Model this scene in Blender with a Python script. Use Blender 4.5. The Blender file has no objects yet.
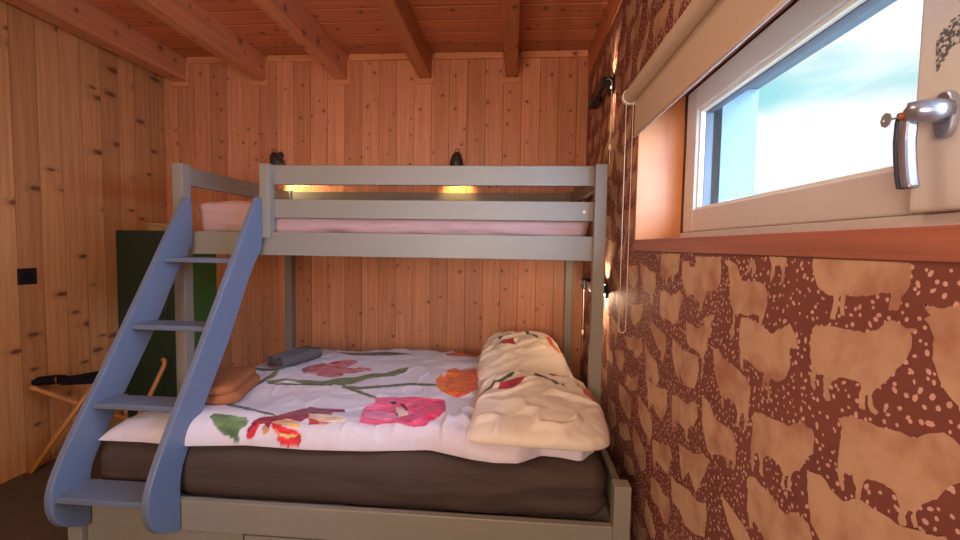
import bpy, bmesh, math, random
import numpy as np
from mathutils import Vector, Matrix, noise
COWS=[[(0.762,1.256),(0.762,1.242),(0.756,1.226),(0.747,1.211),(0.734,1.205),(0.724,1.202),(0.71,1.202),(0.711,1.189),(0.715,1.166),(0.705,1.166),(0.701,1.179),(0.699,1.196),(0.698,1.202),(0.695,1.201),(0.695,1.188),(0.695,1.173),(0.686,1.174),(0.686,1.189),(0.685,1.205),(0.668,1.204),(0.642,1.209),(0.624,1.215),(0.609,1.216),(0.61,1.202),(0.61,1.192),(0.604,1.195),(0.599,1.193),(0.594,1.198),(0.594,1.213),(0.588,1.219),(0.582,1.231),(0.581,1.245),(0.583,1.264),(0.673,1.266),(0.763,1.265)],[(0.756,1.129),(0.752,1.142),(0.743,1.149),(0.719,1.153),(0.69,1.154),(0.664,1.155),(0.644,1.158),(0.624,1.164),(0.618,1.175),(0.605,1.18),(0.593,1.18),(0.583,1.175),(0.569,1.177),(0.57,1.174),(0.577,1.17),(0.574,1.165),(0.574,1.151),(0.581,1.136),(0.592,1.12),(0.599,1.109),(0.611,1.097),(0.617,1.088),(0.624,1.081),(0.627,1.074),(0.624,1.059),(0.615,1.055),(0.619,1.048),(0.628,1.05),(0.632,1.06),(0.634,1.071),(0.638,1.07),(0.64,1.057),(0.638,1.049),(0.647,1.047),(0.65,1.057),(0.647,1.075),(0.649,1.084),(0.663,1.084),(0.684,1.083),(0.695,1.076),(0.705,1.066),(0.709,1.052),(0.703,1.041),(0.712,1.034),(0.719,1.042),(0.722,1.072),(0.738,1.072),(0.742,1.059),(0.737,1.049),(0.74,1.043),(0.749,1.05),(0.753,1.063),(0.748,1.074),(0.755,1.1)],[(0.686,1.017),(0.679,1.022),(0.657,1.032),(0.638,1.035),(0.621,1.035),(0.596,1.039),(0.574,1.043),(0.56,1.043),(0.551,1.054),(0.538,1.062),(0.526,1.066),(0.514,1.062),(0.503,1.057),(0.494,1.056),(0.482,1.056),(0.478,1.044),(0.49,1.035),(0.505,1.021),(0.516,1.009),(0.524,0.993),(0.532,0.982),(0.544,0.972),(0.551,0.962),(0.552,0.95),(0.548,0.94),(0.553,0.935),(0.557,0.942),(0.557,0.954),(0.561,0.953),(0.566,0.943),(0.563,0.93),(0.572,0.926),(0.576,0.933),(0.573,0.95),(0.582,0.962),(0.594,0.964),(0.613,0.962),(0.625,0.957),(0.633,0.944),(0.636,0.927),(0.637,0.919),(0.645,0.918),(0.645,0.933),(0.651,0.949),(0.667,0.944),(0.667,0.932),(0.665,0.92),(0.671,0.914),(0.676,0.924),(0.681,0.941),(0.679,0.97),(0.678,0.994),(0.677,1.008)],[(0.559,1.205),(0.55,1.208),(0.544,1.206),(0.531,1.209),(0.513,1.212),(0.49,1.212),(0.479,1.199),(0.474,1.172),(0.48,1.142),(0.494,1.12),(0.504,1.101),(0.511,1.101),(0.521,1.106),(0.533,1.119),(0.541,1.13),(0.546,1.145),(0.547,1.154),(0.547,1.171),(0.554,1.186),(0.56,1.192),(0.553,1.196),(0.559,1.202)],[(0.976,1.124),(0.952,1.128),(0.917,1.124),(0.89,1.118),(0.865,1.111),(0.854,1.114),(0.851,1.121),(0.832,1.129),(0.817,1.134),(0.812,1.141),(0.809,1.135),(0.8,1.13),(0.792,1.12),(0.789,1.106),(0.793,1.099),(0.804,1.099),(0.808,1.093),(0.805,1.074),(0.805,1.061),(0.813,1.045),(0.828,1.03),(0.845,1.025),(0.86,1.026),(0.864,1.019),(0.859,0.999),(0.858,0.985),(0.864,0.983),(0.868,1.003),(0.873,1.02),(0.877,1.015),(0.88,0.999),(0.888,0.989),(0.89,0.996),(0.884,1.02),(0.882,1.028),(0.908,1.03),(0.936,1.037),(0.959,1.039),(0.959,1.025),(0.96,1.014),(0.97,1.014),(0.974,1.029),(0.973,1.046),(0.982,1.068),(0.984,1.1)],[(1.066,1.243),(1.044,1.246),(1.026,1.241),(1.005,1.236),(0.998,1.224),(0.991,1.208),(0.975,1.202),(0.949,1.203),(0.922,1.206),(0.895,1.201),(0.884,1.187),(0.884,1.166),(0.89,1.147),(0.898,1.127),(0.901,1.116),(0.91,1.118),(0.909,1.137),(0.926,1.139),(0.964,1.131),(0.98,1.133),(1.003,1.125),(1.004,1.104),(1.002,1.08),(1.014,1.071),(1.028,1.083),(1.013,1.103),(1.011,1.128),(1.021,1.144),(1.031,1.159),(1.032,1.184),(1.041,1.213),(1.045,1.228)],[(1.318,1.233),(1.271,1.235),(1.263,1.22),(1.238,1.218),(1.221,1.237),(1.217,1.249),(1.083,1.251),(1.078,1.224),(1.081,1.193),(1.091,1.174),(1.105,1.168),(1.123,1.164),(1.124,1.148),(1.136,1.165),(1.148,1.164),(1.16,1.139),(1.176,1.117),(1.178,1.103),(1.19,1.106),(1.188,1.126),(1.204,1.133),(1.215,1.122),(1.226,1.141),(1.249,1.146),(1.267,1.134),(1.281,1.14),(1.306,1.164),(1.321,1.195)],[(0.919,0.928),(0.908,0.941),(0.882,0.95),(0.857,0.951),(0.828,0.956),(0.807,0.959),(0.796,0.959),(0.782,0.971),(0.761,0.981),(0.751,0.978),(0.738,0.979),(0.734,0.971),(0.733,0.956),(0.735,0.94),(0.749,0.924),(0.755,0.911),(0.761,0.9),(0.775,0.889),(0.784,0.881),(0.787,0.868),(0.785,0.856),(0.781,0.848),(0.79,0.847),(0.795,0.857),(0.793,0.872),(0.801,0.865),(0.804,0.852),(0.797,0.842),(0.806,0.839),(0.81,0.848),(0.807,0.867),(0.819,0.878),(0.836,0.879),(0.851,0.878),(0.862,0.873),(0.871,0.859),(0.871,0.844),(0.866,0.831),(0.876,0.827),(0.88,0.84),(0.883,0.857),(0.889,0.865),(0.9,0.86),(0.902,0.847),(0.899,0.833),(0.908,0.827),(0.912,0.842),(0.916,0.864),(0.912,0.893),(0.912,0.916)],[(0.922,0.795),(0.915,0.805),(0.896,0.813),(0.874,0.81),(0.844,0.81),(0.82,0.803),(0.798,0.8),(0.788,0.802),(0.78,0.814),(0.763,0.823),(0.755,0.823),(0.742,0.822),(0.733,0.821),(0.729,0.813),(0.724,0.802),(0.719,0.785),(0.724,0.762),(0.737,0.742),(0.759,0.735),(0.813,0.723),(0.85,0.714),(0.871,0.721),(0.893,0.725),(0.895,0.714),(0.898,0.702),(0.903,0.702),(0.909,0.717),(0.917,0.741),(0.917,0.769)],[(1.101,1.021),(1.087,1.03),(1.072,1.032),(1.055,1.021),(1.034,1.013),(1.004,1.013),(0.968,1.007),(0.941,0.999),(0.927,0.987),(0.926,0.969),(0.929,0.948),(0.93,0.928),(0.932,0.908),(0.938,0.889),(0.945,0.888),(0.943,0.907),(0.948,0.923),(0.959,0.921),(0.962,0.903),(0.966,0.888),(0.975,0.883),(0.975,0.902),(0.973,0.919),(0.988,0.93),(1.009,0.933),(1.026,0.932),(1.036,0.924),(1.034,0.905),(1.042,0.898),(1.047,0.913),(1.048,0.926),(1.057,0.927),(1.064,0.943),(1.08,0.96),(1.088,0.976),(1.094,1.002)],[(1.15,0.89),(1.129,0.893),(1.102,0.889),(1.085,0.872),(1.065,0.862),(1.024,0.865),(0.99,0.867),(0.977,0.856),(0.971,0.834),(0.971,0.8),(0.978,0.784),(0.986,0.784),(0.984,0.802),(0.996,0.801),(1.001,0.777),(1.011,0.776),(1.008,0.794),(1.034,0.79),(1.076,0.775),(1.079,0.759),(1.09,0.768),(1.106,0.77),(1.13,0.801),(1.146,0.829),(1.145,0.858)],[(1.354,0.824),(1.307,0.836),(1.262,0.834),(1.231,0.837),(1.203,0.86),(1.174,0.858),(1.171,0.824),(1.196,0.793),(1.228,0.771),(1.231,0.745),(1.216,0.737),(1.236,0.734),(1.248,0.759),(1.306,0.761),(1.311,0.723),(1.329,0.751),(1.339,0.71),(1.352,0.76),(1.357,0.786)],[(1.745,1.209),(1.672,1.201),(1.621,1.189),(1.558,1.183),(1.546,1.155),(1.556,1.115),(1.579,1.103),(1.575,1.069),(1.597,1.076),(1.604,1.105),(1.661,1.109),(1.697,1.121),(1.728,1.161)],[(1.499,1.126),(1.455,1.135),(1.403,1.123),(1.369,1.131),(1.326,1.148),(1.302,1.126),(1.321,1.099),(1.338,1.055),(1.363,1.038),(1.406,1.043),(1.432,1.048),(1.462,1.034),(1.5,1.056)],[(1.271,1.059),(1.236,1.065),(1.199,1.057),(1.158,1.072),(1.152,1.098),(1.099,1.11),(1.105,1.098),(1.119,1.086),(1.11,1.067),(1.131,1.048),(1.136,1.015),(1.15,0.994),(1.152,0.936),(1.16,0.93),(1.161,0.991),(1.193,0.998),(1.229,0.997),(1.259,1.006),(1.271,1.027)],[(1.6,1.015),(1.537,1.007),(1.493,0.996),(1.43,0.99),(1.425,0.942),(1.446,0.9),(1.473,0.902),(1.466,0.932),(1.514,0.939),(1.547,0.961),(1.58,0.984)],[(1.372,0.994),(1.33,0.986),(1.286,0.979),(1.227,0.982),(1.183,0.986),(1.174,0.951),(1.184,0.918),(1.2,0.894),(1.24,0.885),(1.276,0.885),(1.303,0.905),(1.296,0.875),(1.339,0.904),(1.366,0.939)],[(1.509,1.251),(1.338,1.254),(1.343,1.204),(1.375,1.186),(1.39,1.159),(1.403,1.188),(1.433,1.173),(1.448,1.145),(1.46,1.18),(1.476,1.16),(1.501,1.186)],[(1.93,1.189),(1.783,1.202),(1.756,1.148),(1.83,1.103),(1.898,1.126)],[(1.842,1.032),(1.69,1.059),(1.687,1.038),(1.717,0.99),(1.791,0.955),(1.857,0.978)],[(1.936,0.886),(1.846,0.898),(1.786,0.917),(1.726,0.913),(1.692,0.931),(1.668,0.883),(1.718,0.849),(1.774,0.829),(1.798,0.852),(1.883,0.843)],[(1.655,0.923),(1.585,0.893),(1.508,0.884),(1.474,0.837),(1.511,0.791),(1.575,0.815),(1.602,0.767),(1.625,0.821),(1.631,0.871)],[(2.103,0.777),(1.975,0.815),(1.922,0.785),(1.961,0.718),(2.039,0.715)],[(1.891,0.733),(1.783,0.742),(1.71,0.786),(1.72,0.717),(1.817,0.679),(1.907,0.679)],[(1.586,0.798),(1.505,0.803),(1.46,0.807),(1.406,0.825),(1.392,0.773),(1.434,0.708),(1.494,0.714),(1.528,0.733),(1.573,0.695),(1.596,0.741)],[(1.705,0.703),(1.645,0.696),(1.539,0.687),(1.523,0.64),(1.543,0.584),(1.574,0.559),(1.579,0.595),(1.653,0.608),(1.696,0.636)],[(2.007,0.654),(1.902,0.661),(1.805,0.656),(1.794,0.568),(1.839,0.556),(1.941,0.569),(1.998,0.588)],[(1.762,0.562),(1.685,0.548),(1.589,0.536),(1.581,0.473),(1.632,0.436),(1.715,0.463),(1.754,0.505)],[(1.52,0.611),(1.44,0.632),(1.361,0.663),(1.333,0.639),(1.364,0.568),(1.432,0.561),(1.476,0.559),(1.487,0.522),(1.513,0.551)],[(1.286,0.703),(1.238,0.712),(1.179,0.724),(1.127,0.749),(1.093,0.75),(1.104,0.722),(1.128,0.678),(1.16,0.629),(1.174,0.637),(1.212,0.658),(1.249,0.612),(1.27,0.644)],[(1.514,0.482),(1.439,0.498),(1.395,0.488),(1.343,0.504),(1.328,0.476),(1.346,0.417),(1.385,0.402),(1.43,0.423),(1.489,0.407),(1.517,0.422)],[(1.339,0.581),(1.291,0.584),(1.207,0.61),(1.149,0.611),(1.098,0.634),(1.091,0.6),(1.098,0.55),(1.157,0.517),(1.216,0.503),(1.261,0.518),(1.319,0.509)],[(1.983,0.484),(1.835,0.532),(1.784,0.492),(1.872,0.445),(1.96,0.433)],[(2.204,0.516),(2.077,0.532),(2.019,0.456),(2.119,0.385),(2.204,0.425)],[(1.568,0.371),(1.499,0.359),(1.447,0.32),(1.474,0.281),(1.54,0.279),(1.572,0.313)],[(1.866,0.397),(1.752,0.421),(1.705,0.385),(1.787,0.341),(1.872,0.335)],[(0.745,0.904),(0.712,0.917),(0.688,0.906),(0.664,0.902),(0.638,0.922),(0.607,0.924),(0.572,0.927),(0.541,0.938),(0.513,0.951),(0.505,0.933),(0.544,0.889),(0.63,0.824),(0.699,0.809),(0.728,0.829),(0.738,0.863)],[(1.03,0.704),(1.002,0.7),(0.961,0.697),(0.924,0.695),(0.895,0.683),(0.885,0.64),(0.918,0.629),(0.956,0.641),(0.991,0.658)],[(0.886,1.257),(0.828,1.258),(0.833,1.233),(0.834,1.213),(0.844,1.208),(0.841,1.228),(0.849,1.242),(0.862,1.239),(0.865,1.221),(0.874,1.205),(0.878,1.22),(0.874,1.241)],[(0.963,1.22),(0.95,1.25),(0.934,1.25),(0.927,1.233),(0.931,1.219),(0.942,1.221),(0.945,1.235),(0.952,1.221)]]
PRINT=[([(-1.182,1.608),(-1.186,1.642),(-1.135,1.636),(-1.04,1.618),(-1.007,1.584),(-0.987,1.534),(-0.995,1.513),(-0.979,1.476),(-0.933,1.418),(-0.957,1.424),(-1.024,1.462),(-1.096,1.522)],(85,112,68),(110,135,90)),([(-1.208,1.749),(-1.16,1.744),(-1.044,1.699),(-0.947,1.663),(-0.915,1.639),(-0.98,1.657),(-1.077,1.691),(-1.191,1.725)],(75,85,60),None),([(-1.443,2.291),(-1.352,2.268),(-1.265,2.271),(-1.245,2.235),(-1.326,2.224),(-1.417,2.25)],(80,80,60),None),([(-1.251,2.002),(-1.248,2.074),(-1.256,2.188),(-1.271,2.27),(-1.248,2.251),(-1.213,2.134),(-1.217,2.059),(-1.22,1.989),(-1.223,1.966)],(95,105,60),None),([(-1.217,2.059),(-1.187,2.089),(-1.144,2.117),(-1.079,2.103),(-1.021,2.103),(-0.932,2.085),(-0.893,2.101),(-0.871,2.05),(-0.959,2.046),(-0.999,2.034),(-1.077,2.077),(-1.126,2.082),(-1.15,2.043),(-1.187,2.028)],(100,110,65),None),([(-1.193,2.038),(-1.136,2.038),(-0.871,2.05),(-0.863,2.031),(-1.122,2.012),(-1.181,2.018)],(70,72,50),None),([(-1.147,2.286),(-1.13,2.356),(-1.076,2.41),(-1.017,2.394),(-0.947,2.228),(-0.968,2.166),(-1.03,2.197),(-1.096,2.209)],(140,50,50),(170,60,60)),([(-1.106,2.216),(-1.061,2.263),(-1.008,2.229),(-1.028,2.194)],(215,180,150),None),([(-0.919,1.522),(-0.934,1.592),(-0.903,1.618),(-0.861,1.623),(-0.819,1.595),(-0.788,1.567),(-0.79,1.536),(-0.832,1.552),(-0.875,1.567),(-0.914,1.573),(-0.873,1.488),(-0.879,1.469)],(205,150,110),(225,180,120)),([(-0.967,1.516),(-0.988,1.586),(-0.979,1.631),(-0.949,1.635),(-0.907,1.675),(-0.868,1.728),(-0.838,1.744),(-0.741,1.743),(-0.712,1.674),(-0.732,1.638),(-0.777,1.655),(-0.801,1.63),(-0.803,1.597),(-0.847,1.613),(-0.878,1.621),(-0.898,1.607),(-0.911,1.584),(-0.898,1.524),(-0.935,1.571),(-0.952,1.548),(-0.932,1.482),(-0.91,1.429),(-0.935,1.463)],(125,28,50),(160,40,60)),([(-0.794,1.653),(-0.703,1.652),(-0.685,1.61),(-0.71,1.586),(-0.767,1.597)],(215,150,110),(180,50,50)),([(-0.913,1.438),(-0.942,1.48),(-0.96,1.547),(-0.961,1.578),(-0.949,1.569),(-0.927,1.501),(-0.907,1.448)],(205,35,42),None),([(-0.916,1.584),(-0.889,1.576),(-0.835,1.541),(-0.785,1.527),(-0.751,1.493),(-0.728,1.45),(-0.708,1.393),(-0.743,1.384),(-0.771,1.394),(-0.813,1.44),(-0.828,1.475),(-0.86,1.509),(-0.893,1.545)],(205,30,42),(225,60,60)),([(-0.885,1.546),(-0.836,1.496),(-0.795,1.482),(-0.784,1.493),(-0.746,1.484),(-0.782,1.458),(-0.822,1.472)],(230,190,110),None),([(-0.852,1.755),(-0.78,1.743),(-0.689,1.744),(-0.674,1.714),(-0.762,1.704),(-0.814,1.685)],(130,30,62),None),([(-0.814,1.685),(-0.717,1.685),(-0.664,1.668),(-0.638,1.627),(-0.702,1.608),(-0.749,1.614),(-0.783,1.621)],(215,185,160),(225,200,170)),([(-0.793,1.642),(-0.736,1.615),(-0.726,1.584),(-0.764,1.58)],(190,60,50),None),([(-1.012,2.096),(-0.936,2.095),(-0.882,2.158),(-0.806,2.175),(-0.739,2.256),(-0.671,2.273),(-0.62,2.356),(-0.574,2.398),(-0.568,2.299),(-0.609,2.224),(-0.663,2.205),(-0.73,2.159),(-0.771,2.081),(-0.812,2.041),(-0.893,2.048),(-0.986,2.043)],(92,100,50),(110,115,65)),([(-0.825,2.046),(-0.732,2.034),(-0.623,2.071),(-0.502,2.122),(-0.367,2.121),(-0.361,2.087),(-0.493,2.084),(-0.612,2.036),(-0.716,1.99),(-0.8,2.012)],(90,90,55),None),([(-0.808,2.031),(-0.714,1.984),(-0.603,1.906),(-0.599,1.877),(-0.706,1.947),(-0.811,2.011)],(90,90,55),None),([(-1.136,2.355),(-1.063,2.351),(-1.034,2.464),(-0.957,2.51),(-0.9,2.483),(-0.889,2.435),(-0.904,2.386),(-0.911,2.34),(-0.864,2.333),(-0.837,2.363),(-0.774,2.345),(-0.757,2.303),(-0.796,2.281),(-0.831,2.243),(-0.889,2.236),(-0.877,2.189),(-0.915,2.154),(-0.968,2.166),(-1.027,2.218),(-1.077,2.232)],(180,38,62),(205,130,130)),([(-0.584,1.618),(-0.592,1.665),(-0.61,1.734),(-0.614,1.788),(-0.583,1.827),(-0.603,1.888),(-0.583,1.908),(-0.503,1.912),(-0.435,1.929),(-0.361,1.918),(-0.294,1.909),(-0.278,1.85),(-0.268,1.774),(-0.281,1.713),(-0.309,1.665),(-0.322,1.62),(-0.36,1.602),(-0.417,1.62),(-0.446,1.634),(-0.485,1.616),(-0.514,1.598),(-0.548,1.609)],(240,112,155),(200,32,70)),([(-0.597,1.711),(-0.552,1.745),(-0.472,1.726),(-0.442,1.683),(-0.505,1.653),(-0.573,1.667)],(238,135,170),None),([(-0.487,1.798),(-0.44,1.784),(-0.411,1.721),(-0.443,1.687),(-0.463,1.727)],(235,200,185),None),([(-0.53,1.847),(-0.505,1.866),(-0.491,1.838),(-0.507,1.82)],(40,15,20),None),([(-0.483,1.839),(-0.457,1.834),(-0.428,1.78),(-0.427,1.755),(-0.453,1.797)],(40,15,20),None),([(-0.478,1.742),(-0.464,1.736),(-0.451,1.702),(-0.464,1.712)],(40,15,20),None),([(-1.146,2.682),(-0.989,2.669),(-0.791,2.726),(-0.61,2.694),(-0.764,2.633),(-0.965,2.605)],(85,65,48),None),([(-0.382,2.189),(-0.372,2.288),(-0.35,2.241),(-0.347,2.37),(-0.315,2.419),(-0.277,2.369),(-0.234,2.396),(-0.197,2.418),(-0.169,2.264),(-0.16,2.064),(-0.204,1.98),(-0.238,1.938),(-0.281,1.97),(-0.328,2.023),(-0.359,2.081)],(232,130,50),(200,60,30)),([(-0.411,2.739),(-0.347,2.792),(-0.223,2.832),(-0.182,2.757),(-0.219,2.674),(-0.314,2.675),(-0.402,2.676)],(195,90,50),None)]
EDGE=[(-1.54,1.512),(-1.353,1.516),(-1.183,1.502),(-0.97,1.533),(-0.732,1.523),(-0.511,1.536),(-0.294,1.571),(-0.215,1.545),(-0.132,1.516),(-0.049,1.5),(0.035,1.505),(0.116,1.573),(0.184,1.565),(0.252,1.543),(0.295,1.593),(0.374,1.734)]
CAM=([0.99697162,0.07611717,0.01593007],[-0.02014782,0.05496864,0.99828479],[-0.07511093,0.99558256,-0.05633577])
EXPO=0.08
LOBE_GAIN=34.0
SKYLOC=(.1,.55,.3)

random.seed(7)
SC = bpy.context.scene
COL = SC.collection
D = bpy.data
# ------------------------------------------------------------------ helpers
def link(name, bm, mats, parent=None, smooth=False, bevel=0):
    me = D.meshes.new(name)
    bmesh.ops.recalc_face_normals(bm, faces=bm.faces[:])
    bm.to_mesh(me); bm.free()
    o = D.objects.new(name, me); COL.objects.link(o)
    for m in (mats if isinstance(mats, (list, tuple)) else [mats]): me.materials.append(m)
    if smooth:
        for p in me.polygons: p.use_smooth = True
    if bevel:
        b = o.modifiers.new('bevel', 'BEVEL'); b.width = bevel; b.segments = 2; b.limit_method = 'ANGLE'
    if parent: par(o, parent)
    return o
def par(o, p):
    o.parent = p
    o.matrix_parent_inverse = Matrix.Translation(-(p.location if p.parent is None else Vector((0, 0, 0))))
def empty(name, loc, parent=None):
    o = D.objects.new(name, None); COL.objects.link(o); o.empty_display_size = .05
    if parent: par(o, parent)
    o.location = loc if not parent else Vector(loc)
    return o
def tag(o, label=None, cat=None, group=None, kind=None):
    if label: o['label'] = label
    if cat: o['category'] = cat
    if group: o['group'] = group
    if kind: o['kind'] = kind
    return o
def box(bm, x0, x1, y0, y1, z0, z1, mi=0):
    vs = [bm.verts.new((x, y, z)) for x in (x0, x1) for y in (y0, y1) for z in (z0, z1)]
    for f in ((0,1,3,2),(4,6,7,5),(0,4,5,1),(2,3,7,6),(0,2,6,4),(1,5,7,3)):
        bm.faces.new([vs[i] for i in f]).material_index = mi
def bx(name, m, b, parent=None, bevel=.002):
    bm = bmesh.new(); box(bm, *b); return link(name, bm, m, parent, bevel=bevel)
def prism_x(bm, pts, x0, x1):
    a = [bm.verts.new((x0, y, z)) for y, z in pts]; b = [bm.verts.new((x1, y, z)) for y, z in pts]
    bm.faces.new(a); bm.faces.new(b[::-1]); n = len(pts)
    for i in range(n): bm.faces.new((a[i], a[(i+1) % n], b[(i+1) % n], b[i]))
def tube(bm, pts, r, n=10, cap=True, mi=0):
    pts = [Vector(p) for p in pts]; rs = r if isinstance(r, (list, tuple)) else [r]*len(pts)
    rings = []; up = None
    for i, p in enumerate(pts):
        t = (pts[min(i+1, len(pts)-1)]-pts[max(i-1, 0)]).normalized()
        if up is None: up = t.orthogonal().normalized()
        up = (up - t*up.dot(t)).normalized(); s = t.cross(up)
        rings.append([bm.verts.new(p+(up*math.cos(a)+s*math.sin(a))*rs[i]) for a in [2*math.pi*k/n for k in range(n)]])
    for a, b in zip(rings, rings[1:]):
        for k in range(n): bm.faces.new((a[k], a[(k+1) % n], b[(k+1) % n], b[k])).material_index = mi
    if cap:
        bm.faces.new(rings[0][::-1]).material_index = mi; bm.faces.new(rings[-1]).material_index = mi
def lathe(bm, prof, c, n=20, axis=None):
    c = Vector(c); rings = []
    for r, z in prof: rings.append([bm.verts.new(c+Vector((r*math.cos(2*math.pi*k/n), r*math.sin(2*math.pi*k/n), z))) for k in range(n)])
    for a, b in zip(rings, rings[1:]):
        for k in range(n): bm.faces.new((a[k], a[(k+1) % n], b[(k+1) % n], b[k]))
    bm.faces.new(rings[0][::-1]); bm.faces.new(rings[-1])
def rbox(bm, b, r, n=(20, 20, 8), disp=None):
    x0, x1, y0, y1, z0, z1 = b
    c = Vector(((x0+x1)/2, (y0+y1)/2, (z0+z1)/2)); h = Vector(((x1-x0)/2, (y1-y0)/2, (z1-z0)/2))
    def samp(k, hh):
        e = min(.45*hh*2, r)
        pts = [-hh, -hh+e*.08, -hh+e*.25, -hh+e*.5, -hh+e*.75, -hh+e]
        m = max(2, k); inner = [(-hh+e)+(2*hh-2*e)*i/m for i in range(1, m)]
        return pts+inner+[-p for p in pts[::-1]]
    ax = [samp(n[i], h[i]) for i in range(3)]
    cache = {}
    def vert(p):
        k = (round(p[0], 6), round(p[1], 6), round(p[2], 6))
        if k in cache: return cache[k]
        q = Vector([max(-(h[i]-r), min(h[i]-r, p[i])) if h[i] > r else 0 for i in range(3)])
        d = Vector(p)-q; nn = d.normalized() if d.length > 1e-9 else Vector((0, 0, 0))
        w = c+q+nn*min(r, 9)
        if disp: w = disp(w, nn)
        cache[k] = bm.verts.new(w); return cache[k]
    for a in range(3):
        i, j = [(1, 2), (0, 2), (0, 1)][a]
        for s in (-1, 1):
            for u0, u1 in zip(ax[i], ax[i][1:]):
                for v0, v1 in zip(ax[j], ax[j][1:]):
                    q = []
                    for (u, v) in ((u0, v0), (u1, v0), (u1, v1), (u0, v1)):
                        p = [0, 0, 0]; p[a] = s*h[a]; p[i] = u; p[j] = v; q.append(vert(p))
                    q2 = []
                    for t in q:
                        if t not in q2: q2.append(t)
                    if len(q2) > 2:
                        try: bm.faces.new(q2)
                        except ValueError: pass
def lin(c): return tuple(((x/255)/12.92 if x/255 <= .04045 else ((x/255+.055)/1.055)**2.4) for x in c)
# ------------------------------------------------------------------ materials
class NT:
    def __init__(s, name):
        s.m = D.materials.new(name); s.m.use_nodes = True; s.t = s.m.node_tree; s.n = s.t.nodes; s.b = s.n['Principled BSDF']
    def new(s, t, **kw):
        n = s.n.new(t)
        for k, v in kw.items(): setattr(n, k, v)
        return n
    def l(s, a, b): s.t.links.new(a, b)
    def val(s, x, sock):
        if isinstance(x, (int, float)): sock.default_value = x
        else: s.l(x, sock)
    def math(s, op, a, b=0, c=None, clamp=False):
        n = s.new('ShaderNodeMath', operation=op, use_clamp=clamp); s.val(a, n.inputs[0]); s.val(b, n.inputs[1])
        if c is not None: s.val(c, n.inputs[2])
        return n.outputs[0]
    def mix(s, f, a, b, mode='MIX'):
        n = s.new('ShaderNodeMix', data_type='RGBA', blend_type=mode); s.val(f, n.inputs[0])
        for x, k in ((a, 6), (b, 7)):
            if isinstance(x, tuple): n.inputs[k].default_value = (*x[:3], 1)
            else: s.l(x, n.inputs[k])
        return n.outputs[2]
    def ss(s, x, lo, hi):
        n = s.new('ShaderNodeMapRange', interpolation_type='SMOOTHSTEP'); s.val(x, n.inputs[0]); n.inputs[1].default_value = lo; n.inputs[2].default_value = hi
        return n.outputs[0]
    def comb(s, x, y, z=0):
        n = s.new('ShaderNodeCombineXYZ')
        for i, q in enumerate((x, y, z)): s.val(q, n.inputs[i])
        return n.outputs[0]
    def noise(s, v, sc, det=3, rough=.5):
        n = s.new('ShaderNodeTexNoise'); n.inputs['Scale'].default_value = sc; n.inputs['Detail'].default_value = det; n.inputs['Roughness'].default_value = rough; s.l(v, n.inputs['Vector']); return n.outputs[0]
    def pos(s):
        t = s.new('ShaderNodeTexCoord'); x = s.new('ShaderNodeSeparateXYZ'); s.l(t.outputs['Object'], x.inputs[0]); return t.outputs['Object'], x.outputs
    def bump(s, h, d=.002, st=1.):
        n = s.new('ShaderNodeBump'); n.inputs['Distance'].default_value = d; n.inputs['Strength'].default_value = st; s.l(h, n.inputs['Height']); s.l(n.outputs[0], s.b.inputs['Normal'])
def paint(name, c, rough=.5, nz=.08, sc=6, metal=0, stretch=None, spec=.5, bump=0):
    t = NT(name); o, p = t.pos()
    v = o
    if stretch: v = t.comb(t.math('MULTIPLY', p[0], stretch[0]), t.math('MULTIPLY', p[1], stretch[1]), t.math('MULTIPLY', p[2], stretch[2]))
    n = t.noise(v, sc, 4, .6)
    L = lin(c); col = t.mix(n, tuple(x*(1-nz) for x in L), tuple(min(1, x*(1+nz)) for x in L))
    t.l(col, t.b.inputs['Base Color']); t.b.inputs['Roughness'].default_value = rough; t.b.inputs['Metallic'].default_value = metal
    t.b.inputs['Specular IOR Level'].default_value = spec
    if bump: t.bump(n, bump)
    return t.m
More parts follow.
